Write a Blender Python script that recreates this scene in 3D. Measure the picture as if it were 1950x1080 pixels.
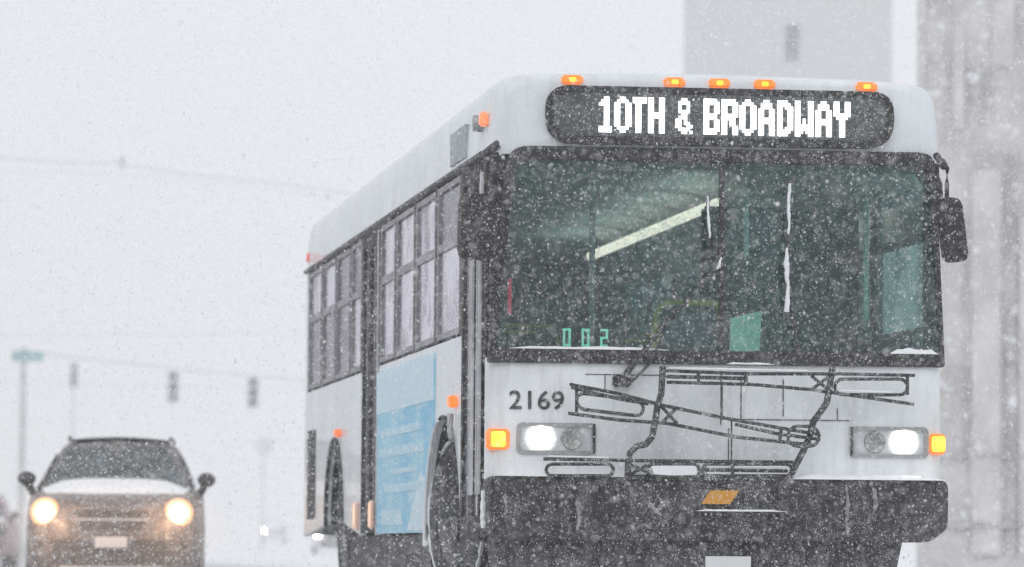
import bpy, bmesh, math, random
import numpy as np
from mathutils import Vector, Matrix, Euler, noise
random.seed(7)
for o in list(bpy.data.objects): bpy.data.objects.remove(o)
S = bpy.context.scene
COL = S.collection
# ------------------------------------------------------------------ camera
CAM = Vector((-3.196, -23.066, 0.30))
YAW, PITCH, ROLL, FPX = 0.1434, 0.0629, 0.0077, 8020.5
def axes():
    r0 = Vector((math.cos(YAW), -math.sin(YAW), 0)); f0 = Vector((math.sin(YAW), math.cos(YAW), 0)); u0 = Vector((0, 0, 1))
    f1 = f0*math.cos(PITCH) + u0*math.sin(PITCH); u1 = u0*math.cos(PITCH) - f0*math.sin(PITCH)
    r2 = r0*math.cos(ROLL) + u1*math.sin(ROLL); u2 = u1*math.cos(ROLL) - r0*math.sin(ROLL)
    return r2, u2, f1
RT, UP, FW = axes()
cd = bpy.data.cameras.new('camera'); cam = bpy.data.objects.new('camera', cd); COL.objects.link(cam)
M = Matrix((( RT.x, UP.x, -FW.x, CAM.x), (RT.y, UP.y, -FW.y, CAM.y), (RT.z, UP.z, -FW.z, CAM.z), (0, 0, 0, 1)))
cam.matrix_world = M
cd.sensor_width = 36; cd.lens = FPX/1950*36; cd.clip_start = 0.1; cd.clip_end = 3000
cd.dof.use_dof = True; cd.dof.focus_distance = 23.3; cd.dof.aperture_fstop = 2.9
S.camera = cam
# ------------------------------------------------------------------ sky, sun, exposure
SUN_EL, SUN_AZ = math.radians(42), math.radians(200)
w = bpy.data.worlds.new('World'); S.world = w; w.use_nodes = True
nt = w.node_tree; nt.nodes.clear()
sky = nt.nodes.new('ShaderNodeTexSky'); sky.sky_type = 'NISHITA'; sky.sun_disc = False
sky.sun_elevation = SUN_EL; sky.sun_rotation = SUN_AZ; sky.dust_density = 6; sky.air_density = 1
hsv = nt.nodes.new('ShaderNodeHueSaturation'); hsv.inputs['Saturation'].default_value = 0.12
mixc = nt.nodes.new('ShaderNodeMix'); mixc.data_type = 'RGBA'; mixc.inputs['Factor'].default_value = 0.85
mixc.inputs['B'].default_value = (9.7, 9.85, 10.2, 1)       # even cloud deck
bg = nt.nodes.new('ShaderNodeBackground'); bg.inputs['Strength'].default_value = 0.1
wo = nt.nodes.new('ShaderNodeOutputWorld')
nt.links.new(sky.outputs[0], hsv.inputs['Color']); nt.links.new(hsv.outputs[0], mixc.inputs['A'])
nt.links.new(mixc.outputs['Result'], bg.inputs['Color']); nt.links.new(bg.outputs[0], wo.inputs[0])
sl = bpy.data.lights.new('sun', 'SUN'); sl.energy = 0.5; sl.angle = math.radians(40); sl.color = (1, .98, .95)
so = bpy.data.objects.new('sun', sl); COL.objects.link(so)
sd = Vector((math.sin(SUN_AZ)*math.cos(SUN_EL), math.cos(SUN_AZ)*math.cos(SUN_EL), math.sin(SUN_EL)))
so.rotation_euler = sd.to_track_quat('Z', 'Y').to_euler(); so.location = (0, -5, 40)
vs = S.view_settings; S.display_settings.display_device = 'sRGB'
vs.view_transform = 'Standard'; vs.look = 'None'; vs.gamma = 1; vs.use_curve_mapping = False
vs.exposure = -0.06
cy = S.cycles
cy.max_bounces = 8; cy.volume_bounces = 3; cy.transparent_max_bounces = 32; cy.transmission_bounces = 6
cy.sample_clamp_indirect = 3; cy.caustics_reflective = False; cy.caustics_refractive = False; cy.use_denoising = True

# ------------------------------------------------------------------ materials
def nd(t, kind, **kw):
    n = t.nodes.new(kind)
    for k, v in kw.items(): n.inputs[k.replace('_', ' ')].default_value = v
    return n
def mat(name, col, rough=.6, metal=0, var=.12, vscale=3, speck=0, sscale=160, bump=0, spec=.5, col2=None, coat=0, streak=0):
    m = bpy.data.materials.new(name); m.use_nodes = True; t = m.node_tree; t.nodes.clear()
    out = t.nodes.new('ShaderNodeOutputMaterial'); p = t.nodes.new('ShaderNodeBsdfPrincipled')
    t.links.new(p.outputs[0], out.inputs[0])
    p.inputs['Roughness'].default_value = rough; p.inputs['Metallic'].default_value = metal
    p.inputs['Specular IOR Level'].default_value = spec; p.inputs['Coat Weight'].default_value = coat
    tc = t.nodes.new('ShaderNodeTexCoord')
    n = t.nodes.new('ShaderNodeTexNoise'); n.inputs['Scale'].default_value = vscale; n.inputs['Detail'].default_value = 6
    t.links.new(tc.outputs['Object'], n.inputs['Vector'])
    mx = t.nodes.new('ShaderNodeMix'); mx.data_type = 'RGBA'
    c2 = col2 or tuple(c*(1-var*2) for c in col)
    mx.inputs['A'].default_value = (*c2, 1); mx.inputs['B'].default_value = (*col, 1)
    mr = t.nodes.new('ShaderNodeMapRange'); mr.inputs['From Min'].default_value = .35; mr.inputs['From Max'].default_value = .65
    t.links.new(n.outputs['Fac'], mr.inputs['Value']); t.links.new(mr.outputs[0], mx.inputs['Factor'])
    last = mx.outputs['Result']
    if streak:         # dried salt and road spray running down the surface
        mp = t.nodes.new('ShaderNodeMapping'); mp.inputs['Scale'].default_value = (7, 7, .9); t.links.new(tc.outputs['Object'], mp.inputs['Vector'])
        n4 = t.nodes.new('ShaderNodeTexNoise'); n4.inputs['Scale'].default_value = 1.6; n4.inputs['Detail'].default_value = 7; n4.inputs['Roughness'].default_value = .65
        t.links.new(mp.outputs[0], n4.inputs['Vector'])
        r4 = t.nodes.new('ShaderNodeMapRange'); r4.inputs['From Min'].default_value = .47; r4.inputs['From Max'].default_value = .72; r4.inputs['To Max'].default_value = streak
        t.links.new(n4.outputs['Fac'], r4.inputs['Value'])
        m4 = t.nodes.new('ShaderNodeMix'); m4.data_type = 'RGBA'; m4.inputs['B'].default_value = (.33, .33, .34, 1)
        t.links.new(last, m4.inputs['A']); t.links.new(r4.outputs[0], m4.inputs['Factor']); last = m4.outputs['Result']
    if speck > 0:      # snow grains stuck to the surface
        n2 = t.nodes.new('ShaderNodeTexNoise'); n2.inputs['Scale'].default_value = sscale; n2.inputs['Detail'].default_value = 3
        t.links.new(tc.outputs['Object'], n2.inputs['Vector'])
        n3 = t.nodes.new('ShaderNodeTexNoise'); n3.inputs['Scale'].default_value = 5; n3.inputs['Detail'].default_value = 4
        t.links.new(tc.outputs['Object'], n3.inputs['Vector'])
        ad = t.nodes.new('ShaderNodeMath'); ad.operation = 'MULTIPLY_ADD'; ad.inputs[1].default_value = .35
        t.links.new(n3.outputs['Fac'], ad.inputs[0]); t.links.new(n2.outputs['Fac'], ad.inputs[2])
        r2 = t.nodes.new('ShaderNodeMapRange'); th = .90 - speck*.3
        r2.inputs['From Min'].default_value = th; r2.inputs['From Max'].default_value = th+.07
        t.links.new(ad.outputs[0], r2.inputs['Value'])
        m2 = t.nodes.new('ShaderNodeMix'); m2.data_type = 'RGBA'; m2.inputs['B'].default_value = (.8, .82, .85, 1)
        t.links.new(last, m2.inputs['A']); t.links.new(r2.outputs[0], m2.inputs['Factor']); last = m2.outputs['Result']
    t.links.new(last, p.inputs['Base Color'])
    if bump:
        b = t.nodes.new('ShaderNodeBump'); b.inputs['Strength'].default_value = bump; b.inputs['Distance'].default_value = .02
        t.links.new(n.outputs['Fac'], b.inputs['Height']); t.links.new(b.outputs[0], p.inputs['Normal'])
    return m
def glass(name, tint, ior=1.5, rough=.02, frost=0, frostcol=(.75, .8, .82), fscale=90, transl=.3, gcol=(.95, .97, 1)):
    m = bpy.data.materials.new(name); m.use_nodes = True; t = m.node_tree; t.nodes.clear()
    out = t.nodes.new('ShaderNodeOutputMaterial')
    tr = t.nodes.new('ShaderNodeBsdfTransparent'); tr.inputs[0].default_value = (*tint, 1)
    gl = t.nodes.new('ShaderNodeBsdfGlossy'); gl.inputs['Roughness'].default_value = rough; gl.inputs['Color'].default_value = (*gcol, 1)
    fr = t.nodes.new('ShaderNodeFresnel'); fr.inputs[0].default_value = ior
    geo = t.nodes.new('ShaderNodeNewGeometry')
    mx = t.nodes.new('ShaderNodeMixShader')
    t.links.new(fr.outputs[0], mx.inputs[0]); t.links.new(tr.outputs[0], mx.inputs[1]); t.links.new(gl.outputs[0], mx.inputs[2])
    last = mx.outputs[0]
    if frost:
        tc = t.nodes.new('ShaderNodeTexCoord')
        n = t.nodes.new('ShaderNodeTexNoise'); n.inputs['Scale'].default_value = fscale; n.inputs['Detail'].default_value = 3
        n2 = t.nodes.new('ShaderNodeTexNoise'); n2.inputs['Scale'].default_value = 2.2; n2.inputs['Detail'].default_value = 4
        t.links.new(tc.outputs['Object'], n.inputs['Vector']); t.links.new(tc.outputs['Object'], n2.inputs['Vector'])
        ad = t.nodes.new('ShaderNodeMath'); ad.operation = 'MULTIPLY_ADD'; ad.inputs[1].default_value = .5
        t.links.new(n2.outputs['Fac'], ad.inputs[0]); t.links.new(n.outputs['Fac'], ad.inputs[2])
        r = t.nodes.new('ShaderNodeMapRange'); r.inputs['From Min'].default_value = .72; r.inputs['From Max'].default_value = .98
        r.inputs['To Min'].default_value = frost*.25; r.inputs['To Max'].default_value = min(1, frost*1.6)
        t.links.new(ad.outputs[0], r.inputs['Value'])
        d0 = t.nodes.new('ShaderNodeBsdfDiffuse'); d0.inputs[0].default_value = (*frostcol, 1)
        d1 = t.nodes.new('ShaderNodeBsdfTranslucent'); d1.inputs[0].default_value = (*frostcol, 1)
        df = t.nodes.new('ShaderNodeMixShader'); df.inputs[0].default_value = transl
        t.links.new(d0.outputs[0], df.inputs[1]); t.links.new(d1.outputs[0], df.inputs[2])
        m2 = t.nodes.new('ShaderNodeMixShader')
        t.links.new(r.outputs[0], m2.inputs[0]); t.links.new(last, m2.inputs[1]); t.links.new(df.outputs[0], m2.inputs[2]); last = m2.outputs[0]
    t.links.new(last, out.inputs[0])
    return m
def emit(name, col, st, base=None):
    m = bpy.data.materials.new(name); m.use_nodes = True; p = m.node_tree.nodes['Principled BSDF']
    p.inputs['Base Color'].default_value = (*(base or col), 1); p.inputs['Roughness'].default_value = .3
    p.inputs['Emission Color'].default_value = (*col, 1); p.inputs['Emission Strength'].default_value = st
    return m
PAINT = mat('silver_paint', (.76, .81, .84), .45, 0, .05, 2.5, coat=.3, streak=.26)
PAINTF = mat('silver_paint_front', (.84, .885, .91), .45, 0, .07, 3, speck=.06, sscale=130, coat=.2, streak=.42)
BLACK = mat('black_rubber', (.022, .021, .024), .75, speck=.22, sscale=150, streak=.15)
BLACK2 = mat('black_plastic_snowy', (.028, .028, .031), .7, speck=.30, sscale=140, vscale=5, streak=.32)
TRIM = mat('dark_window_trim', (.05, .047, .055), .6, speck=.3)
TRIM2 = mat('grey_sash', (.27, .26, .285), .5, var=.1)
RACK = mat('rack_black_steel', (.02, .021, .023), .6, speck=.36, sscale=150)
SNOW = mat('snow', (.86, .88, .91), .9, var=.03, vscale=8, bump=.4)
SLUSH = mat('slush_road', (.62, .63, .65), .8, vscale=.6, var=.18, col2=(.36, .36, .37))
STEEL = mat('dirty_steel', (.42, .43, .45), .45, .5, speck=.2)
CHROME = mat('lamp_reflector', (.24, .24, .25), .5, .2, vscale=45, var=.35)
INT_D = mat('interior_dark', (.03, .036, .04), .8)
INT_M = mat('interior_ceiling', (.72, .82, .82), .7)
INT_W = mat('interior_wall_panel', (.12, .16, .16), .7)
SEAT = mat('seat_fabric', (.16, .15, .20), .9, vscale=20)
YEL = mat('yellow_rail', (.90, .72, .07), .4)
RED = emit('red_strip_glow', (1, .05, .12), .12)
GRN = mat('green_window_light', (.30, .52, .46), .6)
INK = mat('number_ink', (.035, .04, .045), .6, speck=.2)
ORANGE = mat('orange_lens', (.75, .17, .01), .3)
WGLASS = glass('windshield_glass', (.60, .80, .75), 1.5, .03, frost=.28, frostcol=(.12, .28, .27), fscale=60)
SGLASS = glass('side_glass', (.30, .31, .33), 1.55, .22, frost=.45, frostcol=(.44, .42, .46), fscale=5, gcol=(.80, .78, .84))
INGLASS = glass('driver_side_glass', (.34, .44, .43), 1.12, .3, frost=.5, frostcol=(.13, .20, .20), fscale=5, transl=.6)
CLEAR = glass('lamp_cover_glass', (.9, .9, .9), 1.45, .05, frost=.12)
LED = emit('led_dots', (1, 1, 1), 3.0)
AMB_ON = emit('amber_lamp_lit', (1, .24, .025), .62)
AMB_CORE = emit('amber_filament', (1, .42, .03), 1.7)
HEAD = emit('headlamp_white', (1, .98, .92), 22)
UNLIT = mat('unlit_lamp', (.55, .55, .54), .4, .2, vscale=60, var=.3)
WBOWL_GLOW = emit('white_bowl_glow', (1, .97, .90), .75)
TUBE = emit('fluorescent_tube', (1, .80, .70), 1.35)
STONE = mat('weathered_stone', (.59, .575, .565), .9, vscale=1.2, var=.15, bump=.6, speck=.35, sscale=6)
CONC = mat('pale_concrete', (.52, .52, .52), .9, vscale=.05, var=.05)
ADB = mat('advert_blue', (.17, .53, .76), .5, vscale=2, var=.05, col2=(.34, .66, .80))
ADL = mat('advert_pale_blue', (.52, .74, .86), .5, vscale=9, var=.1, col2=(.62, .78, .86))
ADW = mat('advert_white_print', (.62, .80, .88), .5, vscale=26, var=.2, col2=(.27, .60, .78))

# ------------------------------------------------------------------ mesh helpers
class MB:
    def __init__(s): s.b = bmesh.new()
    def ball(s, c, r):
        bmesh.ops.create_icosphere(s.b, subdivisions=3, radius=1, matrix=Matrix.Translation(c) @ Matrix.Diagonal((*r, 1))); return s
    def quad(s, *p): s.b.faces.new([s.b.verts.new(q) for q in p]); return s
    def box(s, x0, x1, y0, y1, z0, z1, bev=0, rot=None, c=None):
        m = Matrix.Translation(((x0+x1)/2, (y0+y1)/2, (z0+z1)/2)) @ (rot.to_4x4() if rot else Matrix()) @ Matrix.Diagonal((x1-x0, y1-y0, z1-z0, 1))
        r = bmesh.ops.create_cube(s.b, size=1, matrix=m)
        if bev:
            es = list({e for v in r['verts'] for e in v.link_edges})
            bmesh.ops.bevel(s.b, geom=es, offset=bev, segments=3, affect='EDGES', clamp_overlap=True)
        return s
    def tube(s, pts, r, n=8, cap=True):
        pts = [Vector(p) for p in pts]; rr = r if isinstance(r, (list, tuple)) else [r]*len(pts); rings = []
        for i, p in enumerate(pts):
            d = (pts[min(i+1, len(pts)-1)] - pts[max(i-1, 0)]).normalized()
            a = d.cross(Vector((0, .31, .95))); a = a if a.length > .1 else d.cross(Vector((1, 0, 0))); a.normalize(); b = d.cross(a)
            rings.append([s.b.verts.new(p + (a*math.cos(2*math.pi*k/n) + b*math.sin(2*math.pi*k/n))*rr[i]) for k in range(n)])
        for u, v in zip(rings, rings[1:]):
            for k in range(n): s.b.faces.new((u[k], u[(k+1) % n], v[(k+1) % n], v[k]))
        if cap: s.b.faces.new(rings[0][::-1]); s.b.faces.new(rings[-1])
        return s
    def loft(s, rings, closed=True, cap=True):
        R = [[s.b.verts.new(p) for p in r] for r in rings]
        for u, v in zip(R, R[1:]):
            n = len(u)
            for k in range(n if closed else n-1): s.b.faces.new((u[k], u[(k+1) % n], v[(k+1) % n], v[k]))
        if cap: s.b.faces.new(R[0][::-1]); s.b.faces.new(R[-1])
        return s
    def prism(s, poly, axis, a, b):    # poly in the two other axes, extruded along axis from a to b
        f = {'x': lambda u, v, t: (t, u, v), 'y': lambda u, v, t: (u, t, v), 'z': lambda u, v, t: (u, v, t)}[axis]
        A = [s.b.verts.new(f(u, v, a)) for u, v in poly]; B = [s.b.verts.new(f(u, v, b)) for u, v in poly]
        n = len(poly)
        for k in range(n): s.b.faces.new((A[k], A[(k+1) % n], B[(k+1) % n], B[k]))
        s.b.faces.new(A[::-1]); s.b.faces.new(B); return s
    def frame(s, outer, inner, axis, a, b):   # ring between two polygons with equal point counts
        f = {'x': lambda u, v, t: (t, u, v), 'y': lambda u, v, t: (u, t, v)}[axis]
        V = [[s.b.verts.new(f(u, v, t)) for u, v in P] for P, t in ((outer, a), (inner, a), (inner, b), (outer, b))]
        n = len(outer)
        for i in range(4):
            u, v = V[i], V[(i+1) % 4]
            for k in range(n): s.b.faces.new((u[k], u[(k+1) % n], v[(k+1) % n], v[k]))
        return s
    def lathe(s, prof, c, ax, n=48):   # prof: (radius, offset along ax)
        c = Vector(c); ax = Vector(ax).normalized(); a = ax.cross(Vector((0, 0, 1))).normalized(); b = ax.cross(a); rings = []
        for r, t in prof: rings.append([s.b.verts.new(c + ax*t + (a*math.cos(2*math.pi*k/n) + b*math.sin(2*math.pi*k/n))*max(r, 1e-4)) for k in range(n)])
        for u, v in zip(rings, rings[1:]):
            for k in range(n): s.b.faces.new((u[k], u[(k+1) % n], v[(k+1) % n], v[k]))
        return s
    def build(s, name, m, parent=None, origin=None, smooth=False):
        b = s.b; bmesh.ops.remove_doubles(b, verts=b.verts, dist=1e-5); bmesh.ops.recalc_face_normals(b, faces=b.faces)
        me = bpy.data.meshes.new(name); b.to_mesh(me); b.free()
        o = bpy.data.objects.new(name, me); COL.objects.link(o); me.materials.append(m)
        og = Vector(origin) if origin is not None else (root_of(parent) if parent else None)
        if og is not None: me.transform(Matrix.Translation(-og))
        if parent: o.parent = parent
        elif og is not None: o.location = og
        if smooth: 
            for p in me.polygons: p.use_smooth = True
            try: me.set_sharp_from_angle(angle=math.radians(38))
            except Exception: pass
        return o
def root_of(o):
    while o.parent: o = o.parent
    return o.location.copy()
def tag(o, label=None, cat=None, group=None, kind=None):
    if label: o['label'] = label
    if cat: o['category'] = cat
    if group: o['group'] = group
    if kind: o['kind'] = kind
    return o
def empty(name, loc, label, cat, group=None, rz=0):
    o = bpy.data.objects.new(name, None); COL.objects.link(o); o.location = loc; o.rotation_euler.z = rz; o.empty_display_size = .3
    return tag(o, label, cat, group)
def copy_tree(o, parent=None):
    c = o.copy(); COL.objects.link(c)
    if parent: c.parent = parent
    for ch in [x for x in o.children]: copy_tree(ch, c)
    return c
def at(px, py, D):      # the point that a direction of the photograph meets at distance D
    return CAM + RT*((px-975)/FPX*D) + UP*((540-py)/FPX*D) + FW*D
def rrect(x0, x1, z0, z1, r, n=5):
    P = []
    for cx, cz, a0 in ((x1-r, z1-r, 0), (x0+r, z1-r, 90), (x0+r, z0+r, 180), (x1-r, z0+r, 270)):
        for k in range(n+1):
            a = math.radians(a0 + 90*k/n); P.append((cx+r*math.cos(a), cz+r*math.sin(a)))
    return P
def rquad(pts, r, n=4):    # rounded arbitrary convex polygon
    P = []; N = len(pts)
    for i in range(N):
        p = Vector(pts[i]); a = Vector(pts[i-1]); b = Vector(pts[(i+1) % N]); ri = r[i] if isinstance(r, (list, tuple)) else r
        da = (a-p).normalized()*ri; db = (b-p).normalized()*ri
        for k in range(n+1):
            t = k/n; P.append(tuple((1-t)**2*(p+da) + 2*t*(1-t)*p + t*t*(p+db)))
    return P
def snow_ridge(name, p0, p1, wy, h, parent, m=None, seg=30, seed=0, mat_=None):
    p0 = Vector(p0); p1 = Vector(p1); b = MB(); rings = []
    for i in range(seg+1):
        t = i/seg; p = p0.lerp(p1, t); e = min(1, 6*min(t, 1-t)+.15)
        hh = h*e*(.55 + .75*(noise.noise((t*6+seed, seed*3.1, 0))*.5+.5) + .25*noise.noise((t*22+seed, 1, 0)))
        rings.append([p+Vector((0, wy*math.cos(a)*.5, max(0, math.sin(a))*hh)) for a in [math.pi*k/6 for k in range(7)]])
    b.loft(rings, closed=True)
    return b.build(name, mat_ or SNOW, parent, smooth=True)

# ------------------------------------------------------------------ ground and road
def gz(x, y): 
    t = max(0, min(1, (y-9.0)/9.0)); u = max(0, min(1, (y-110)/190)); return -.24*(t*t*(3-2*t)) + .85*u*u*(3-2*u)
def sheet(name, xs, ys, dz, m, kind='structure'):
    b = bmesh.new(); V = [[b.verts.new((x, y, gz(x, y)+dz+(.0 if kind == 'structure' else 0))) for x in xs] for y in ys]
    for j in range(len(ys)-1):
        for i in range(len(xs)-1): b.faces.new((V[j][i], V[j][i+1], V[j+1][i+1], V[j+1][i]))
    me = bpy.data.meshes.new(name); b.to_mesh(me); b.free(); me.materials.append(m)
    o = bpy.data.objects.new(name, me); COL.objects.link(o); tag(o, kind=kind); return o
YS = [-60, -20, 0, 9]+[9+i for i in range(1, 10)]+[30, 60, 110, 140, 170, 200, 230, 260, 300, 900]
sheet('ground', [-900, -200, -40, 0, 40, 200, 900], YS, -.012, SNOW)
sheet('road', [-18, -12, -8, -4, 0, 4.2], YS, 0.0, SLUSH)
for nm, x0, x1 in (('pavement', 4.2, 8.5), ('pavement', -22.5, -18)):
    b = MB(); b.loft([[(x0, y, gz(0, y)-.02), (x0, y, gz(0, y)+.14), (x1, y, gz(0, y)+.14), (x1, y, gz(0, y)-.02)] for y in YS])
    tag(b.build(nm, SNOW), kind='structure')

# ------------------------------------------------------------------ the bus  (front plane y=0, kerb side x=0, street side x=W, length L)
W, L = 2.59, 10.7
BUS = empty('city_bus', (W/2, L/2, 0), 'silver city bus with a lit white destination sign, snow blowing past its wide front', 'bus')
def arc2(cx, cz, r, a0, a1, n=8): return [(cx+r*math.cos(math.radians(a0+(a1-a0)*k/n)), cz+r*math.sin(math.radians(a0+(a1-a0)*k/n))) for k in range(n+1)]
# upper shell: roof, roof sides and front cap in one lofted skin
def section(inset, y, drop=0):
    zt = 2.972-drop; P = [(0.006, 2.49), (0.012, 2.70), (0.03, 2.84), (0.055, 2.895), (0.10, 2.93), (0.20, 2.95), (.5, 2.965), (1.0, zt), (W/2, zt+.004)]
    P = P + [(W-x, z) for x, z in P[:-1]][::-1]
    out = []
    for x, z in P:
        x2 = x + inset*(1 if x < W/2 else -1)*min(1, abs(x-W/2)/(W/2)*1.0); out.append((x2, y, z-(inset*.8+drop*.0 if z > 2.6 else 0)))
    return out
rings = [section(*a) for a in ((.075, .012), (.045, .022), (.022, .048), (.008, .09), (0, .15), (0, 1.5), (0, 3), (0, 5), (0, 8), (0, L-.06), (.008, L-.02), (.02, L))]
shell = MB().loft(rings, closed=False).build('roof_shell', PAINT, BUS, smooth=True)
# faint vent panel on the roof side and seams
MB().box(-.004, .02, .98, 1.66, 2.56, 2.75).build('side_vent', mat('vent_grey', (.40, .44, .47), .6), BUS)
# drip rail
MB().tube([(-.012, .2, 2.505), (-.012, L-.1, 2.505)], .018).build('drip_rail', TRIM, BUS)
# front lower panel (windshield bottom to bumper), rounded at corners
def frontpanel(z0, z1, yo=0, x0=0, x1=W, r=.10):
    P = [(x0+.02, .6), (x0, .35), (x0, r)] + [(x0+r-r*math.cos(a), yo+r-r*math.sin(a)) for a in [math.radians(t) for t in (15, 35, 60, 90)]]
    P += [(x0+(x1-P[0][0]) - 0 if False else (x0+x1-x), y) for x, y in P[::-1]]
    return P
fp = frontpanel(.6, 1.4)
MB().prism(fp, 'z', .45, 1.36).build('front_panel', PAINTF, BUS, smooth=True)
# faint access-panel seams on the front
sb = MB()
for x0, x1, z in ((.55, 1.0, 1.27), (1.35, 2.05, 1.03), (1.0, 1.32, 1.262)): sb.box(x0, x1, -.0035, .004, z-.003, z+.003)
for x, z0, z1 in ((1.316, 1.0, 1.30), (1.43, 1.02, 1.27), (1.67, 1.05, 1.26), (1.98, 1.03, 1.1), (.66, 1.15, 1.27), (1.36, .72, .98)): sb.box(x-.003, x+.003, -.0045, .004, z0, z1)
sb.build('panel_seam', TRIM, BUS)
# side walls with wheel arches
def arch(h, a, b, n=20, g=0):
    c, zc, rx, rz = h; return [(c+(rx+g)*math.cos(math.radians(a+(b-a)*k/n)), zc+(rz+g)*math.sin(math.radians(a+(b-a)*k/n))) for k in range(n+1)]
def side(x, sgn, spans):
    for (y0, y1, z0, z1, holes) in spans:
        top = [(y1, z1), (y0, z1)]; bot = [(y0, z0)]
        for h in holes: bot += [q for q in arch(h, 180, 0) if q[1] > z0]
        bot += [(y1, z0)]
        MB().prism(bot+top, 'x', x, x+sgn*.04).build('side_panel', PAINT, BUS)
AF, AR = (1.88, .34, .78, .74), (8.20, .48, .60, .62)
side(0, 1, [(1.08, 5.42, .385, 1.53, [AF]), (6.42, L-.06, .385, 1.53, [AR])])
side(W, -1, [(.12, L-.06, .385, 1.53, [AF, AR])])
MB().box(.03, W-.03, L-.05, L, .4, 2.52).build('rear_panel', PAINT, BUS)
# arch flare crusted with snow
MB().tube([(-.012, y, z) for y, z in arch(AF, 78, -2, 24, .006)], .011).build('wheel_arch_trim', SNOW, BUS, smooth=True)
MB().tube([(-.008, y, z) for y, z in arch(AF, 180, 80, 24, .004)], .010).build('wheel_arch_trim', BLACK, BUS, smooth=True)
MB().tube([(-.010, y, z) for y, z in arch(AR, 182, -2, 24, .005)], .016).build('wheel_arch_trim', TRIM, BUS, smooth=True)
for h in (AF, AR):
    MB().loft([[(x, y, z) for y, z in arch(h, 180, 0, 20, -.004)] for x in (.03, .55)], closed=False, cap=False).build('wheel_well', INT_D, BUS)
MB().box(-.006, .002, 9.72, 10.34, .52, 1.22).build('engine_grille', BLACK, BUS)
# window band on both sides
def window(x, sg, y0, y1, z0=1.55, z1=2.47, zs=2.10, gm=None):
    gm = gm or (SGLASS if sg > 0 else INGLASS)
    o = MB(); fw = .035
    o.frame([(y0, z0), (y1, z0), (y1, z1), (y0, z1)], [(y0+fw, z0+fw), (y1-fw, z0+fw), (y1-fw, z1-fw), (y0+fw, z1-fw)], 'x', x-sg*.006, x+sg*.03)
    o.box(min(x-sg*.003, x+sg*.03), max(x-sg*.003, x+sg*.03), y0+fw, y1-fw, zs-.025, zs+.025)
    f = o.build('window', TRIM2, BUS)
    for a, b in ((z0+fw, zs-.025), (zs+.025, z1-fw)):
        MB().quad((x+sg*.012, y0+fw, a), (x+sg*.012, y1-fw, a), (x+sg*.012, y1-fw, b), (x+sg*.012, y0+fw, b)).build('pane', gm, f)
PIL = [1.10, 2.26, 3.33, 4.38, 5.30]; PIL2 = [6.42, 7.2, 8.22, 9.3, 10.35]
for P in (PIL, PIL2):
    for a, b in zip(P, P[1:]): window(0, 1, a+.06, b-.06)
    for p in P: MB().box(-.003, .035, p-.06, p+.06, 1.53, 2.49).build('pillar', TRIM, BUS)
for a, b in zip([.25, 1.6, 2.7, 3.8, 4.9, 6.0, 7.1, 8.2, 9.3], [1.6, 2.7, 3.8, 4.9, 6.0, 7.1, 8.2, 9.3, 10.4]):
    window(W, -1, a+.06, b-.06)
    MB().box(W-.035, W+.003, b-.06, b+.06, 1.53, 2.49).build('pillar', TRIM, BUS)
MB().box(.004, .034, L-.29, L-.03, 1.53, 2.49).build('rear_corner_panel', PAINT, BUS)
MB().box(W-.034, W-.004, L-.29, L-.03, 1.53, 2.49).build('rear_corner_panel', PAINT, BUS)
MB().box(W-.045, W-.002, .10, .31, 1.36, 2.49).build('corner_post', BLACK, BUS)
# rear door
def door(y0, y1, z0, z1, x=0.0):
    d = MB(); ym = (y0+y1)/2; n = []
    for a, b in ((y0, ym-.01), (ym+.01, y1)):
        d.frame([(a, z0), (b, z0), (b, z1), (a, z1)], [(a+.07, z0+.14), (b-.07, z0+.14), (b-.07, z1-.10), (a+.07, z1-.10)], 'x', x-.008, x+.03); n.append((a, b))
    o = d.build('door', BLACK, BUS)
    for a, b in n: MB().quad((x+.012, a+.07, z0+.14), (x+.012, b-.07, z0+.14), (x+.012, b-.07, z1-.1), (x+.012, a+.07, z1-.1)).build('door_glass', SGLASS, o)
    return o
door(5.48, 6.36, .40, 2.48)
MB().box(-.01, .03, 5.36, 5.44, .385, 2.46).build('pillar', STEEL, BUS)
fd = door(.24, 1.04, .34, 2.48)
MB().box(.0, .05, .10, .24, .36, 2.49).build('corner_post', BLACK, BUS)
for y, w_ in ((.205, .012), (.30, .010), (.52, .012), (.60, .008)):
    MB().box(-.024, -.006, y-w_, y+w_, .60, 1.93, bev=.003).build('door_seal', mat('pale_seal_highlight', (.62, .63, .66), .6), fd)  # pale tone holds edge highlights and snow on the door rubber
for y, w_, a_, b_ in ((.17, .035, 2.26, 2.40), (.42, .02, 2.25, 2.44)): MB().box(-.022, -.006, y-w_, y+w_, a_, b_, bev=.003).build('sky_gap_strip', mat('sky_gap_pale', (.62, .63, .66), .6), fd)  # pale strips painted for bright sky in the gap above the mirror
# skirt underside / chassis
MB().box(.25, W-.25, .3, L-.3, .24, .5).build('chassis', INT_D, BUS)
MB().box(.04, .2, 2.75, 7.45, .12, .385).build('side_skirt', BLACK2, BUS)
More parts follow.
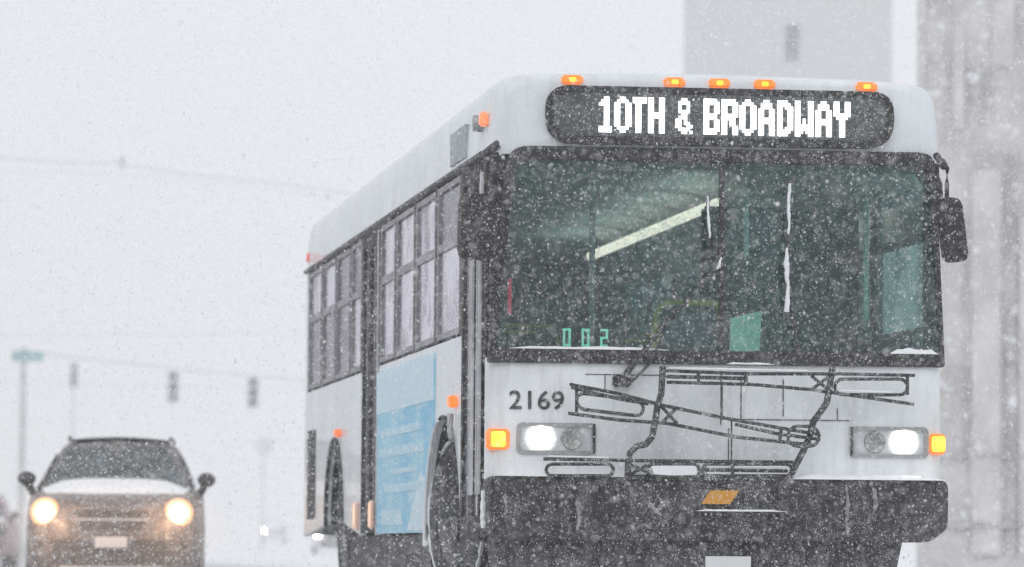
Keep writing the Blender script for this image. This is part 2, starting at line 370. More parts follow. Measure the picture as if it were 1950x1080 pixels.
# advert
ad = MB().quad((-.006, 2.30, .395), (-.006, 5.40, .395), (-.006, 5.40, 1.485), (-.006, 2.30, 1.485))
q = ad.b; ad = MB()
pts = [(2.72, .395), (5.34, .395), (5.40, 1.485), (2.30, 1.485), (2.30, 1.06), (2.48, .92), (2.64, .72)]
ad.prism(pts, 'x', -.008, .001); AD = ad.build('advert_panel', ADB, BUS); AD['label'] = 'light blue advert poster on the side'
MB().prism([(2.30, 1.20), (5.385, 1.20), (5.40, 1.485), (2.30, 1.485)], 'x', -.011, -.008).build('print_band', ADL, AD)
for z, h, a, b in ((1.06, .05, 2.9, 5.1), (.93, .06, 2.75, 5.2), (.80, .035, 3.1, 4.6), (.69, .05, 2.85, 4.9), (.50, .1, 3.9, 5.0)):
    MB().box(-.011, -.008, a, b, z-h/2, z+h/2).build('print_line', ADW, AD)
MB().prism([(2.76, .41), (3.6, .41), (2.9, .78), (2.70, .72)], 'x', -.0105, -.008).build('print_band', ADL, AD)
# side lamps
def lamp_box(name, x0, x1, y0, y1, z0, z1, m, parent=BUS, bev=.01): return MB().box(x0, x1, y0, y1, z0, z1, bev=bev).build(name, m, parent, smooth=True)
o = MB().lathe([(0, -.05), (.045, -.045), (.05, 0), (.05, .03)], (0, .34, 2.69), (1, 0, 0)).build('side_lamp', STEEL, BUS, smooth=True)
lamp_box('lamp_lens', -.035, .01, .12, .19, 2.655, 2.735, emit('amber_pale', (1, .30, .12), .45), o)
o = lamp_box('side_lamp', -.05, .0, 1.24, 1.36, 1.12, 1.19, AMB_ON)
lamp_box('side_lamp', -.05, .0, 7.76, 7.88, 1.11, 1.17, emit('amber_dim', (1, .25, .08), .35))
lamp_box('side_lamp', -.006, .02, 10.55, 10.60, 2.58, 2.66, emit('red_dim', (1, .12, .1), .08))
for y in (5.6, 6.6): lamp_box('pink_reflection_box', -.03, .0, y-.1, y+.1, .43, .62, emit('pink_reflection', (1, .45, .32), .08, (.7, .5, .42)))  # glowing boxes added for pinkish reflections, no fitted reflectors
MB().tube([(-.03, 1.34, 1.08), (-.035, 1.3, .98), (-.03, 1.25, .93)], .02).build('step_handle', STEEL, BUS)
# ---- destination sign
hx = rquad([(.315, 2.875), (2.292, 2.88), (2.292, 2.56), (.315, 2.55)], [.13, .13, .16, .16], 6)
SG = MB().prism(hx, 'y', -.045, .05).build('destination_sign', BLACK, BUS); 
def scale2(P, f, g):
    cx = sum(p[0] for p in P)/len(P); cz = sum(p[1] for p in P)/len(P); return [(cx+(p[0]-cx)*f, cz+(p[1]-cz)*g) for p in P]
MB().prism(scale2(hx, .955, .74), 'y', -.0475, -.045).build('sign_screen', mat('sign_screen', (.07, .082, .085), .35, speck=.25, sscale=120, vscale=9), SG)
FONT = {
'1': ['..##.', '.###.', '####.', '..##.', '..##.', '..##.', '..##.', '..##.', '..##.', '..##.', '#####', '#####'],
'0': ['..##..', '.####.', '##..##', '##..##', '##..##', '##..##', '##..##', '##..##', '##..##', '##..##', '.####.', '..##..'],
'T': ['#####', '#####', '.##..', '.##..', '.##..', '.##..', '.##..', '.##..', '.##..', '.##..', '.##..', '.##..'],
'H': ['##..##', '##..##', '##..##', '##..##', '##..##', '######', '######', '##..##', '##..##', '##..##', '##..##', '##..##'],
'&': ['..##..', '.####.', '.#..#.', '.#..#.', '.####.', '..##..', '.###..', '##.#..', '##.##.', '##..##', '.####.', '..##.#'],
'B': ['#####.', '######', '##..##', '##..##', '##..##', '#####.', '#####.', '##..##', '##..##', '##..##', '######', '#####.'],
'R': ['#####.', '######', '##..##', '##..##', '##..##', '######', '#####.', '##.##.', '##.##.', '##..##', '##..##', '##..##'],
'O': ['..##..', '.####.', '##..##', '##..##', '##..##', '##..##', '##..##', '##..##', '##..##', '##..##', '.####.', '..##..'],
'A': ['..##..', '.####.', '.####.', '##..##', '##..##', '##..##', '######', '######', '##..##', '##..##', '##..##', '##..##'],
'D': ['####..', '#####.', '##.###', '##..##', '##..##', '##..##', '##..##', '##..##', '##..##', '##.###', '#####.', '####..'],
'W': ['##...##', '##...##', '##...##', '##...##', '##...##', '##...##', '##.#.##', '##.#.##', '#######', '#######', '###.###', '##...##'],
'Y': ['##..##', '##..##', '##..##', '##..##', '######', '.####.', '..##..', '..##..', '..##..', '..##..', '..##..', '..##..']}
LET = [('1', 1138, 1162), ('0', 1167, 1199), ('T', 1202, 1228), ('H', 1231, 1262), ('&', 1283, 1315), ('B', 1336, 1366), ('R', 1370, 1401), ('O', 1404, 1436), ('A', 1440, 1471), ('D', 1476, 1506), ('W', 1510, 1545), ('A', 1549, 1580), ('Y', 1584, 1616)]
rh = .199/12
for ch, a, b in LET:
    lb = MB(); g = FONT[ch]; xa = .609+(a-1138)*.002992; cw = (b-a)*.002992/len(g[0]); zt = 2.816
    for j, row in enumerate(g):
        for i, c in enumerate(row):
            if c == '#': lb.box(xa+i*cw, xa+(i+.97)*cw, -.0525, -.0480, zt-(j+.97)*rh, zt-j*rh)
    lb.build('letter', LED, SG)

# ---- amber roof marker lamps
for x in (.466, 1.044, 1.300, 1.558, 2.143):
    o = MB().box(x-.060, x+.060, -.012, .035, 2.885, 2.938, bev=.012).build('marker_lamp', AMB_ON, BUS, smooth=True)
    MB().box(x-.020, x+.020, -.019, -.010, 2.898, 2.924, bev=.006).build('bulb', AMB_CORE, o)
# ---- windshield
wo_ = rquad([(.098, 2.535), (2.535, 2.545), (2.592, 1.335), (.002, 1.328)], [.13, .10, .02, .02], 6)
wi_ = rquad([(.150, 2.462), (2.505, 2.472), (2.572, 1.412), (.045, 1.405)], [.10, .09, .03, .03], 6)
WS = MB().frame(wo_, wi_, 'y', -.022, .05).build('windshield', BLACK, BUS)
m_ = MB(); m_.b.faces.new([m_.b.verts.new((x, .008, z)) for x, z in wi_]); m_.build('windshield_glass', WGLASS, WS)
MB().box(1.302, 1.330, -.006, .012, 1.40, 2.47).build('divider', BLACK, WS)
MB().box(.02, .10, .02, .10, 1.36, 2.5).build('corner_post', BLACK, BUS)
snow_ridge('snow_crust', (.12, -.012, 1.408), (1.02, -.012, 1.408), .03, .016, WS, seed=2)
snow_ridge('snow_crust', (2.28, -.012, 1.408), (2.55, -.012, 1.408), .03, .03, WS, seed=4)
snow_ridge('snow_crust', (1.34, -.02, 1.336), (1.62, -.02, 1.336), .03, .012, WS, seed=5)
# wipers
wp = MB().tube([(1.69, -.05, 2.36), (1.685, -.05, 2.1), (1.68, -.055, 1.85), (1.675, -.05, 1.60)], .009).tube([(1.68, -.06, 1.95), (1.71, -.055, 1.6), (1.76, -.05, 1.36)], .010).tube([(1.66, -.05, 2.345), (1.69, -.05, 2.36), (1.715, -.05, 2.375)], .008).build('wiper', RACK, BUS)
def crust(name, pts, rs, parent, m=SNOW):
    P = []; R = []
    for (a, b), (ra, rb) in zip(zip(pts, pts[1:]), zip(rs, rs[1:])):
        for k in range(6): t = k/6; P.append(Vector(a).lerp(Vector(b), t)+Vector((random.uniform(-.003, .003), 0, 0))); R.append((ra+(rb-ra)*t)*random.uniform(.75, 1.2))
    return MB().tube(P, R, 7).build(name, m, parent, smooth=True)
crust('snow_crust', [(1.69, -.066, 2.35), (1.685, -.066, 2.22), (1.685, -.066, 2.08), (1.68, -.068, 2.06)], [.010, .009, .008, .002], wp)
crust('snow_crust', [(1.675, -.066, 1.99), (1.672, -.068, 1.88), (1.68, -.068, 1.78), (1.675, -.066, 1.60)], [.006, .017, .009, .016], wp)
wp2 = MB().tube([(1.225, -.05, 2.27), (1.235, -.05, 2.05), (1.24, -.05, 1.92)], .010).tube([(.745, -.05, 1.24), (.93, -.06, 1.48), (1.14, -.06, 1.72), (1.30, -.055, 1.90), (1.24, -.05, 2.08)], [.02, .014, .011, .011, .009]).tube([(.80, -.06, 1.23), (.90, -.06, 1.33), (.96, -.06, 1.46)], .009).box(.70, .80, -.06, .0, 1.20, 1.27, bev=.012).build('wiper', RACK, BUS, smooth=True)
crust('snow_crust', [(1.222, -.066, 2.27), (1.232, -.066, 2.12), (1.238, -.066, 2.02)], [.004, .009, .003], wp2)
crust('snow_crust', [(1.30, -.068, 1.93), (1.29, -.07, 1.88), (1.27, -.07, 1.86)], [.006, .010, .004], wp2)
# ---- fleet number
def text(name, s, x0, x1, z0, z1, y, m, parent):
    cu = bpy.data.curves.new(name, 'FONT'); cu.body = s; cu.extrude = .002; cu.offset = .012; cu.space_character = 1.05
    t = bpy.data.objects.new(name, cu); COL.objects.link(t); bpy.context.view_layer.update()
    dg = bpy.context.evaluated_depsgraph_get(); me = bpy.data.meshes.new_from_object(t.evaluated_get(dg)); bpy.data.objects.remove(t)
    v = np.array([x.co for x in me.vertices]); a = v.min(0); b_ = v.max(0)
    og = root_of(parent)
    for q_ in me.vertices:
        u = (q_.co.x-a[0])/(b_[0]-a[0]); h = (q_.co.y-a[1])/(b_[1]-a[1])
        q_.co = Vector((x0+u*(x1-x0), y-q_.co.z, z0+h*(z1-z0))) - og
    me.materials.clear(); me.materials.append(m)
    o = bpy.data.objects.new(name, me); COL.objects.link(o); o.parent = parent; return o
text('fleet_number', '2169', .124, .430, 1.070, 1.176, -.004, INK, BUS)
# ---- head lamps and indicators
def headlamp(x0, x1, xl, dark):
    h = MB().frame(rrect(x0, x1, .825, .998, .03), rrect(x0+.022, x1-.022, .845, .978, .02), 'y', -.014, .02).build('headlamp', mat('lamp_bezel', (.36, .36, .37), .5, speck=.2), BUS)
    MB().prism(rrect(x0+.02, x1-.02, .843, .98, .02), 'y', .004, .012).build('reflector', CHROME, h)
    MB().quad((x0+.02, -.006, .843), (x1-.02, -.006, .843), (x1-.02, -.006, .98), (x0+.02, -.006, .98)).build('lamp_cover', CLEAR, h)
    xo = x0+x1-xl
    MB().lathe([(.0, .0), (.035, -.006), (.05, -.012), (.058, -.016), (.062, -.002)], (xo, 0.0, .912), (0, 1, 0), 24).build('dipped_reflector', UNLIT, h)
    MB().lathe([(.0, -.035), (.03, -.033), (.044, -.029)], (xl, -.012, .914), (0, 1, 0), 28).build('lamp', HEAD, h, smooth=True)
    MB().lathe([(.042, -.028), (.058, -.022), (.068, -.012), (.070, 0)], (xl, -.012, .914), (0, 1, 0), 28).build('lamp_bowl_glow', WBOWL_GLOW, h, smooth=True)  # emissive ring imitates the glare around the lamp
    MB().box(dark, dark+.014, -.018, -.008, .83, .995).build('lamp_rim_and_glow', BLACK, h)
headlamp(.165, .610, .300, .592); headlamp(2.055, 2.50, 2.362, 2.052)
for x0, x1, cx in ((-.002, .128, .063), (2.508, 2.600, 2.556)):
    o = MB().box(x0, x1, -.016, .05 if x0 < 1 else .10, .846, .962, bev=.012).build('turn_signal', AMB_ON, BUS, smooth=True)
    MB().box(cx-.038, cx+.038, -.026, -.012, .862, .946, bev=.014).build('bulb', emit('amber_bulb_hot', (1, .50, .02), 4), o)
# ---- bumper and what hangs below
bp = rquad([(-.008, .700), (2.575, .700), (2.573, .43), (2.47, .352), (.06, .352), (-.008, .40)], [.05, .05, .04, .04, .04, .04], 4)
b = MB(); b.loft([[(x, y+(.05 if i in (0,) else 0), z) for x, z in P] for i, (P, y) in enumerate(((scale2(bp, .985, .94), -.215), (scale2(bp, .996, .99), -.185), (bp, -.15), (bp, .10)))])
BP = b.build('bumper', BLACK2, BUS, smooth=True)
MB().prism([(.03, .36), (2.33, .36), (2.29, .17), (2.20, .06), (.06, .06)], 'y', -.10, .2).build('air_dam', BLACK2, BUS)
for x in (.62, .72, 1.62, .4): MB().box(x-.03, x+.03, -.232, -.18, .42, .66, bev=.01).build('tow_cover', BLACK, BP)
snow_ridge('snow_crust', (1.66, -.09, .697), (2.555, -.09, .697), .20, .032, BP, seed=8, seg=60)
snow_ridge('snow_crust', (.02, -.05, .699), (.8, -.05, .699), .1, .006, BP, seed=9)
MB().prism([(1.165, .555), (1.325, .555), (1.375, .630), (1.215, .630)], 'y', -.235, -.222).build('marker_plate', mat('amber_plate', (.72, .33, .02), .5, speck=.12), BP)['label'] = 'small slanted orange plate'
MB().box(1.38, 1.41, -.235, -.215, .56, .64).build('bracket', BLACK, BP)
MB().box(1.13, 1.64, -.27, -.20, .505, .515).build('ledge', BLACK, BP)
snow_ridge('snow_crust', (1.13, -.235, .515), (1.64, -.235, .515), .05, .012, BP, seed=11)
MB().box(1.21, 1.465, -.125, -.105, .12, .268).build('number_plate', mat('plate_white', (.8, .81, .83), .6, var=.02), BUS)
SLU = mat('caked_slush', (.40, .40, .41), .9, vscale=30, var=.3)
# ---- folded bicycle rack
BR = MB()
def ip(px, py, y=-.17):       # a spot on the rack's own plane, in bus coordinates
    d = RT*((px-975)/FPX)+UP*((540-py)/FPX)+FW; return tuple(CAM + d*((y-CAM.y)/d.y))
def bars(lst, r, y=-.17, name='rack_bar', parent=None):
    m = MB()
    for l in lst: m.tube([ip(a, c, y) for a, c in l], r, 7)
    return m.build(name, RACK, parent, smooth=True)
def oval(x0, y0, x1, y1, slope=0):
    P = []; r = (y1-y0)/2
    for k in range(9): a = math.pi/2+math.pi*k/8; P.append((x0+r+r*math.cos(a), (y0+y1)/2-r*math.sin(a)))
    for k in range(9): a = -math.pi/2+math.pi*k/8; P.append((x1-r+r*math.cos(a), (y0+y1)/2-r*math.sin(a)))
    P.append(P[0]); return [(x, y+(x-x0)*slope) for x, y in P]
RK = bars([[(1195, 910), (1503, 911)], [(1195, 912), (1196, 880), (1200, 862), (1212, 850), (1230, 846), (1242, 832), (1247, 806), (1252, 775), (1259, 750), (1262, 698)],
           [(1503, 912), (1516, 885), (1530, 858), (1542, 832), (1549, 803), (1562, 785), (1574, 768), (1579, 742), (1586, 698)]], .019, -.17, 'bike_rack', BUS)
RK['label'] = 'folded black steel bicycle rack'
tr1 = bars([[(1266, 706), (1425, 712), (1600, 712), (1742, 715)], [(1270, 728), (1430, 732), (1545, 742), (1740, 770)], [(1728, 718), (1728, 752)], oval(1590, 722, 1728, 752), [(1545, 716), (1580, 745)], [(1545, 742), (1580, 716)], [(1330, 706), (1330, 730)]], .0098, -.18, 'tray', RK)
bars([[(1270, 717), (1424, 721)], [(1420, 708), (1420, 732)]], .011, -.185, 'tray', RK)
tr2 = bars([[(1085, 732), (1180, 750), (1262, 772), (1400, 800), (1560, 828)], [(1082, 787), (1180, 800), (1270, 806), (1400, 832), (1552, 848)], [(1098, 738), (1098, 786)], oval(1098, 748, 1225, 778, .12), [(1258, 772), (1290, 808)], [(1262, 804), (1285, 780)]], .010, -.20, 'tray', RK)
bars([[(1400, 808), (1480, 826), (1556, 836)], [(1488, 816), (1484, 842)], oval(1500, 812, 1560, 850, .0)], .010, -.205, 'tray', RK)
bars([[(1088, 738), (1180, 760), (1240, 770)]], .010, -.205, 'tray_bar', RK)
tr3 = bars([[(1035, 874), (1200, 877), (1510, 880)], oval(1040, 884, 1168, 906), [(1198, 884), (1235, 900)], [(1200, 904), (1232, 886)], oval(1232, 884, 1332, 908), oval(1338, 884, 1508, 906), [(1395, 880), (1395, 908)]], .0098, -.19, 'tray', RK)
bars([[(1342, 895), (1500, 897)]], .010, -.19, 'tray', RK)
bars([[(1393, 800), (1393, 905)], [(1375, 735), (1375, 800)]], .005, -.15, 'brace', RK)
def patch(name, pts, y, parent, th=.02):
    P = [ip(a, c, y) for a, c in pts]; m = MB(); m.loft([[Vector(p)+Vector((0, t, 0)) for p in P] for t in (0, th)]); return m.build(name, SNOW, parent)
for k_, (pts_, r_) in enumerate((([(1612, 925), (1616, 960), (1612, 990), (1616, 1026)], [.006, .012, .008, .010]), ([(1664, 930), (1668, 955), (1662, 985)], [.010, .014, .004]), ([(1100, 955), (1104, 985), (1098, 1015)], [.018, .012, .006]), ([(1150, 930), (1154, 965), (1150, 1012)], [.005, .010, .007]), ([(960, 940), (966, 985)], [.006, .010]), ([(1236, 960), (1262, 985)], [.014, .008]))):
    crust('caked_slush', [ip(a, c, -.212) for a, c in pts_], r_, BP, SLU)
patch('snow_crust', [(1240, 888), (1270, 885), (1325, 885), (1328, 904), (1280, 906), (1245, 903)], -.195, RK)
patch('snow_crust', [(1345, 899), (1500, 900), (1500, 905), (1345, 906)], -.19, RK)
patch('snow_crust', [(1345, 885), (1420, 884), (1495, 888), (1495, 891), (1345, 890)], -.19, RK)
for l, r in (([(1275, 701), (1420, 704), (1560, 707)], .006), ([(1600, 744), (1720, 748)], .006), ([(1110, 782), (1210, 794)], .006), ([(1290, 782), (1380, 799)], .005), ([(1045, 869), (1180, 872)], .005)):
    crust('snow_crust', [ip(a, c, -.195) for a, c in l], [r]*len(l), RK)
# ---- mirrors
def mirror(px, arms, r):
    P = [ip(x, y, -.18) for x, y in px]
    mo = MB().prism(rquad([(p[0], p[2]) for p in P], r, 5), 'y', -.27, -.12)
    bmesh.ops.bevel(mo.b, geom=[e for e in mo.b.edges if abs(e.verts[0].co.y-e.verts[1].co.y) < .01], offset=.02, segments=3, affect='EDGES', clamp_overlap=True)
    m = mo.build('mirror', MIRR, BUS, smooth=True)
    am = MB()
    for pts, rr in arms: am.tube([ip(x, y, yy) for x, y, yy in pts], rr)
    am.build('mirror_arm', BLACK, m, smooth=True)
MIRR = mat('mirror_shell', (.016, .013, .014), .65, speck=.16, sscale=140)
mirror([(876, 370), (938, 372), (944, 497), (872, 491)], [([(946, 272, -.02), (930, 284, -.14), (915, 300, -.18), (908, 330, -.19), (906, 372, -.19)], .016), ([(945, 310, -.02), (935, 335, -.14), (930, 372, -.18)], .013), ([(948, 280, -.01), (918, 296, -.16)], .018)], [.04, .03, .03, .05])
mirror([(1786, 378), (1824, 379), (1838, 499), (1799, 499)], [([(1783, 300, -.02), (1796, 306, -.12), (1804, 322, -.17), (1803, 350, -.18), (1803, 380, -.18)], .013), ([(1784, 335, -.02), (1790, 350, -.12), (1792, 380, -.18)], .013), ([(1783, 296, -.01), (1797, 318, -.14)], .02)], [.03, .04, .04, .03])
# ---- wheels
def wheel(c, ax, parent, R=.485, w=.28, snowring=True, name='wheel'):
    # ax points outward; c is the centre of the outer sidewall plane
    T = MB().lathe([(R*.60, -.02), (R*.64, .0), (R*.80, .012), (R*.92, .004), (R*.98, -.02), (R, -.05), (R, -w+.05), (R*.96, -w), (R*.6, -w)], c, ax, 56).build(name, BLACK2, parent, smooth=True)
    T_rim = MB().lathe([(R*.62, -.012), (R*.60, .004), (R*.57, -.02), (R*.50, -.09), (R*.34, -.11), (R*.30, -.06), (R*.20, -.05), (R*.17, .0), (R*.05, .01), (0, .01)], c, ax, 40)
    axv = Vector(ax).normalized(); a = axv.cross(Vector((0, 0, 1))).normalized(); b_ = axv.cross(a)
    for k in range(10):
        p = Vector(c)+axv*-.06+(a*math.cos(k*.628)+b_*math.sin(k*.628))*R*.26; T_rim.tube([p, p+axv*.045], .016, 6)
    T_rim.build('rim', mat('dirty_rim', (.16, .16, .17), .5, .3, speck=.5, sscale=40), T, smooth=True)
    axv = Vector(ax).normalized(); a = axv.cross(Vector((0, 0, 1))).normalized(); b_ = axv.cross(a)
    if snowring:
        P = []; rr = []
        for k in range(73):
            a_ = 2*math.pi*k/72; P.append(Vector(c)+axv*-.008+(a*math.cos(a_)+b_*math.sin(a_))*(R*.975)); rr.append(.012*random.uniform(.6, 1.5))
        MB().tube(P, rr, 6, cap=False).build('snow_crust', SNOW, T, smooth=True)
    return T
st = math.radians(12.6)
wheel((.11, 2.16, .485), (-math.cos(st), -math.sin(st), 0), BUS)
wheel((W-.11, 2.16, .485), (math.cos(st), math.sin(st), 0), BUS)
for c, a in (((.06, 8.12, .485), (-1, 0, 0)), ((W-.06, 8.12, .485), (1, 0, 0))): wheel(c, a, BUS, snowring=False)
# ---- inside
MB().box(.06, W-.06, .12, L-.1, .50, .56).build('floor', INT_D, BUS)
MB().loft([[(.09, y, 2.35), (.25, y, 2.56), (.8, y, 2.66), (W-.8, y, 2.66), (W-.25, y, 2.56), (W-.09, y, 2.35), (W-.07, y, 2.36), (W-.24, y, 2.60), (W-.8, y, 2.70), (.8, y, 2.70), (.24, y, 2.60), (.07, y, 2.36)] for y in (.18, L-.1)]).build('ceiling', INT_M, BUS)
for x in (.055, W-.085): MB().box(x, x+.03, .35 if x > 1 else 1.1, L-.1, 1.12, 1.54).build('inner_wall', INT_W, BUS)
MB().box(.1, W-.1, .03, .16, 1.20, 1.385, bev=.02).build('dashboard', INT_D, BUS)
MB().box(.08, W-.08, L-.16, L-.06, .5, 2.6).build('rear_bulkhead', INT_W, BUS)
MB().box(.14, W-.1, .14, .20, 2.44, 2.62).build('sign_compartment', INT_W, BUS)
# driver's enclosure, seat and barrier
MB().box(1.50, 2.46, 1.55, 1.60, .56, 2.35, bev=.02).build('driver_barrier', INT_D, BUS)
MB().box(1.82, 2.30, 1.05, 1.16, 1.05, 1.95, bev=.05).build('driver_seat', mat('driver_seat', (.045, .04, .045), .9), BUS)
MB().box(1.80, 2.32, .60, 1.10, .95, 1.08, bev=.04).build('driver_seat_base', INT_D, BUS)
ring = [(2.06+.24*math.cos(a), .36+.10*math.sin(a), 1.47+.13*math.sin(a)) for a in [2*math.pi*k/24 for k in range(25)]]
MB().tube(ring, .014, 7, cap=False).tube([(2.06, .36, 1.47), (2.06, .22, 1.30)], .03).build('steering_wheel', INT_D, BUS, smooth=True)
for x0, x1, y, z0, z1 in ((.0, 0, 0, 0, 0),):
    pass
lt = MB()
for k in range(5):
    y0 = 3.15+k*1.02; lt.tube([(1.90, y0, 2.50), (1.90, y0+.86, 2.50)], .036, 8)
for i, k in enumerate(range(5)):
    pass
lt = lt.build('ceiling_light', TUBE, BUS, smooth=True)
for k in range(4):
    pl = bpy.data.lights.new('tube_light', 'AREA'); pl.shape = 'RECTANGLE'; pl.size = .30; pl.size_y = 1.3; pl.energy = .4; pl.color = (.93, 1, .95)
    po = bpy.data.objects.new('tube_light', pl); COL.objects.link(po); po.parent = BUS; po.location = Vector((1.72, 3.4+k*1.5, 2.53))-BUS.location
    po.rotation_euler = (math.pi, math.radians(-14), 0)      # the upward half of the tube's light
MB().box(.62, .68, 3.2, 9.2, 2.60, 2.62).build('grab_rail_mount', INT_D, BUS)
def seatrow(x0, x1, y):
    s_ = MB().box(x0, x1, y, y+.08, .95, 1.62, bev=.03).build('passenger_seat', SEAT, BUS, smooth=True)
    MB().box(x0, x1, y-.38, y, .92, 1.0, bev=.03).build('seat_cushion', SEAT, s_)
    MB().tube([(x0+.02, y+.05, 1.6), (x0+.04, y+.05, 1.72), (x1-.04, y+.05, 1.72), (x1-.02, y+.05, 1.6)], .014).build('grab_handle', YEL, s_)
for y in (3.6, 4.4, 5.2, 7.4, 8.2):
    seatrow(1.62, 2.46, y)
for y in (3.4, 4.2, 7.2, 8.6): seatrow(.14, .95, y)
# yellow rail near the front and the seat back behind it
yr = MB().tube([ip(1243, 672, 1.5), ip(1250, 600, 1.5), ip(1256, 584, 1.5), ip(1270, 576, 1.5), ip(1360, 578, 1.5), ip(1370, 586, 1.5), ip(1373, 605, 1.5)], .020).build('yellow_rail', YEL, BUS, smooth=True)
MB().prism([(a[0], a[2]) for a in (ip(1268, 600, 1.56), ip(1290, 590, 1.56), ip(1350, 590, 1.56), ip(1366, 605, 1.56), ip(1368, 668, 1.56), ip(1264, 668, 1.56))][::-1], 'y', 1.54, 1.62).build('front_seat_back', mat('front_seat_grey', (.20, .20, .25), .5), BUS)
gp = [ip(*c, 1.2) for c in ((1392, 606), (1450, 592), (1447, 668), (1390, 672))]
MB().loft([[Vector(p)+Vector((0, t, 0)) for p in gp] for t in (0, .02)]).build('window_view_glow', emit('window_view_teal', (.50, .92, .80), .17), BUS)  # glowing panel stands in for a bright window view
for x_, z0, z1 in ((2.26, 1.62, 2.33), (1.56, 1.98, 2.36)):
    MB().box(x_-.013, x_+.013, .50, .53, z0, z1).build('stanchion_and_gleam', GRN, BUS, smooth=True)  # green strips stand in for light from the driver's side windows
MB().tube([(.78, 1.2, .6), (.78, 1.2, 2.6)], .018).build('stanchion_and_gleam', STEEL, BUS)
MB().box(.120, .142, .06, .08, 1.60, 1.80, bev=.005).build('red_strip_glow', RED, BUS)  # red strip given its own glow, though no lamp
# run number: 0 0 2 in glowing teal slab segments
def seg(n): return {'0': 'abcdef', '2': 'abged'}[n]
rn = MB(); xs = .425; wd_ = .042
for i, ch in enumerate('002'):
    x0 = .428+i*.105; x1 = x0+.044; z0, z1 = 1.425, 1.525; zm = (z0+z1)/2; t = .013
    D = {'a': (x0, x1, z1-t, z1), 'd': (x0, x1, z0, z0+t), 'g': (x0, x1, zm-t/2, zm+t/2), 'b': (x1-t, x1, zm, z1), 'c': (x1-t, x1, z0, zm), 'f': (x0, x0+t, zm, z1), 'e': (x0, x0+t, z0, zm)}
    for s_ in seg(ch): a_, b_, c_, d_ = D[s_]; rn.box(a_, b_, .030, .040, c_, d_)
rn.build('run_number', emit('run_number_teal', (.42, .92, .78), .20), BUS)
# pale snow lodged on the kerb-side front corner
crust('snow_crust', [(-.02, -.02, .62), (-.022, -.03, .48), (-.02, -.04, .40)], [.012, .02, .012], BUS)

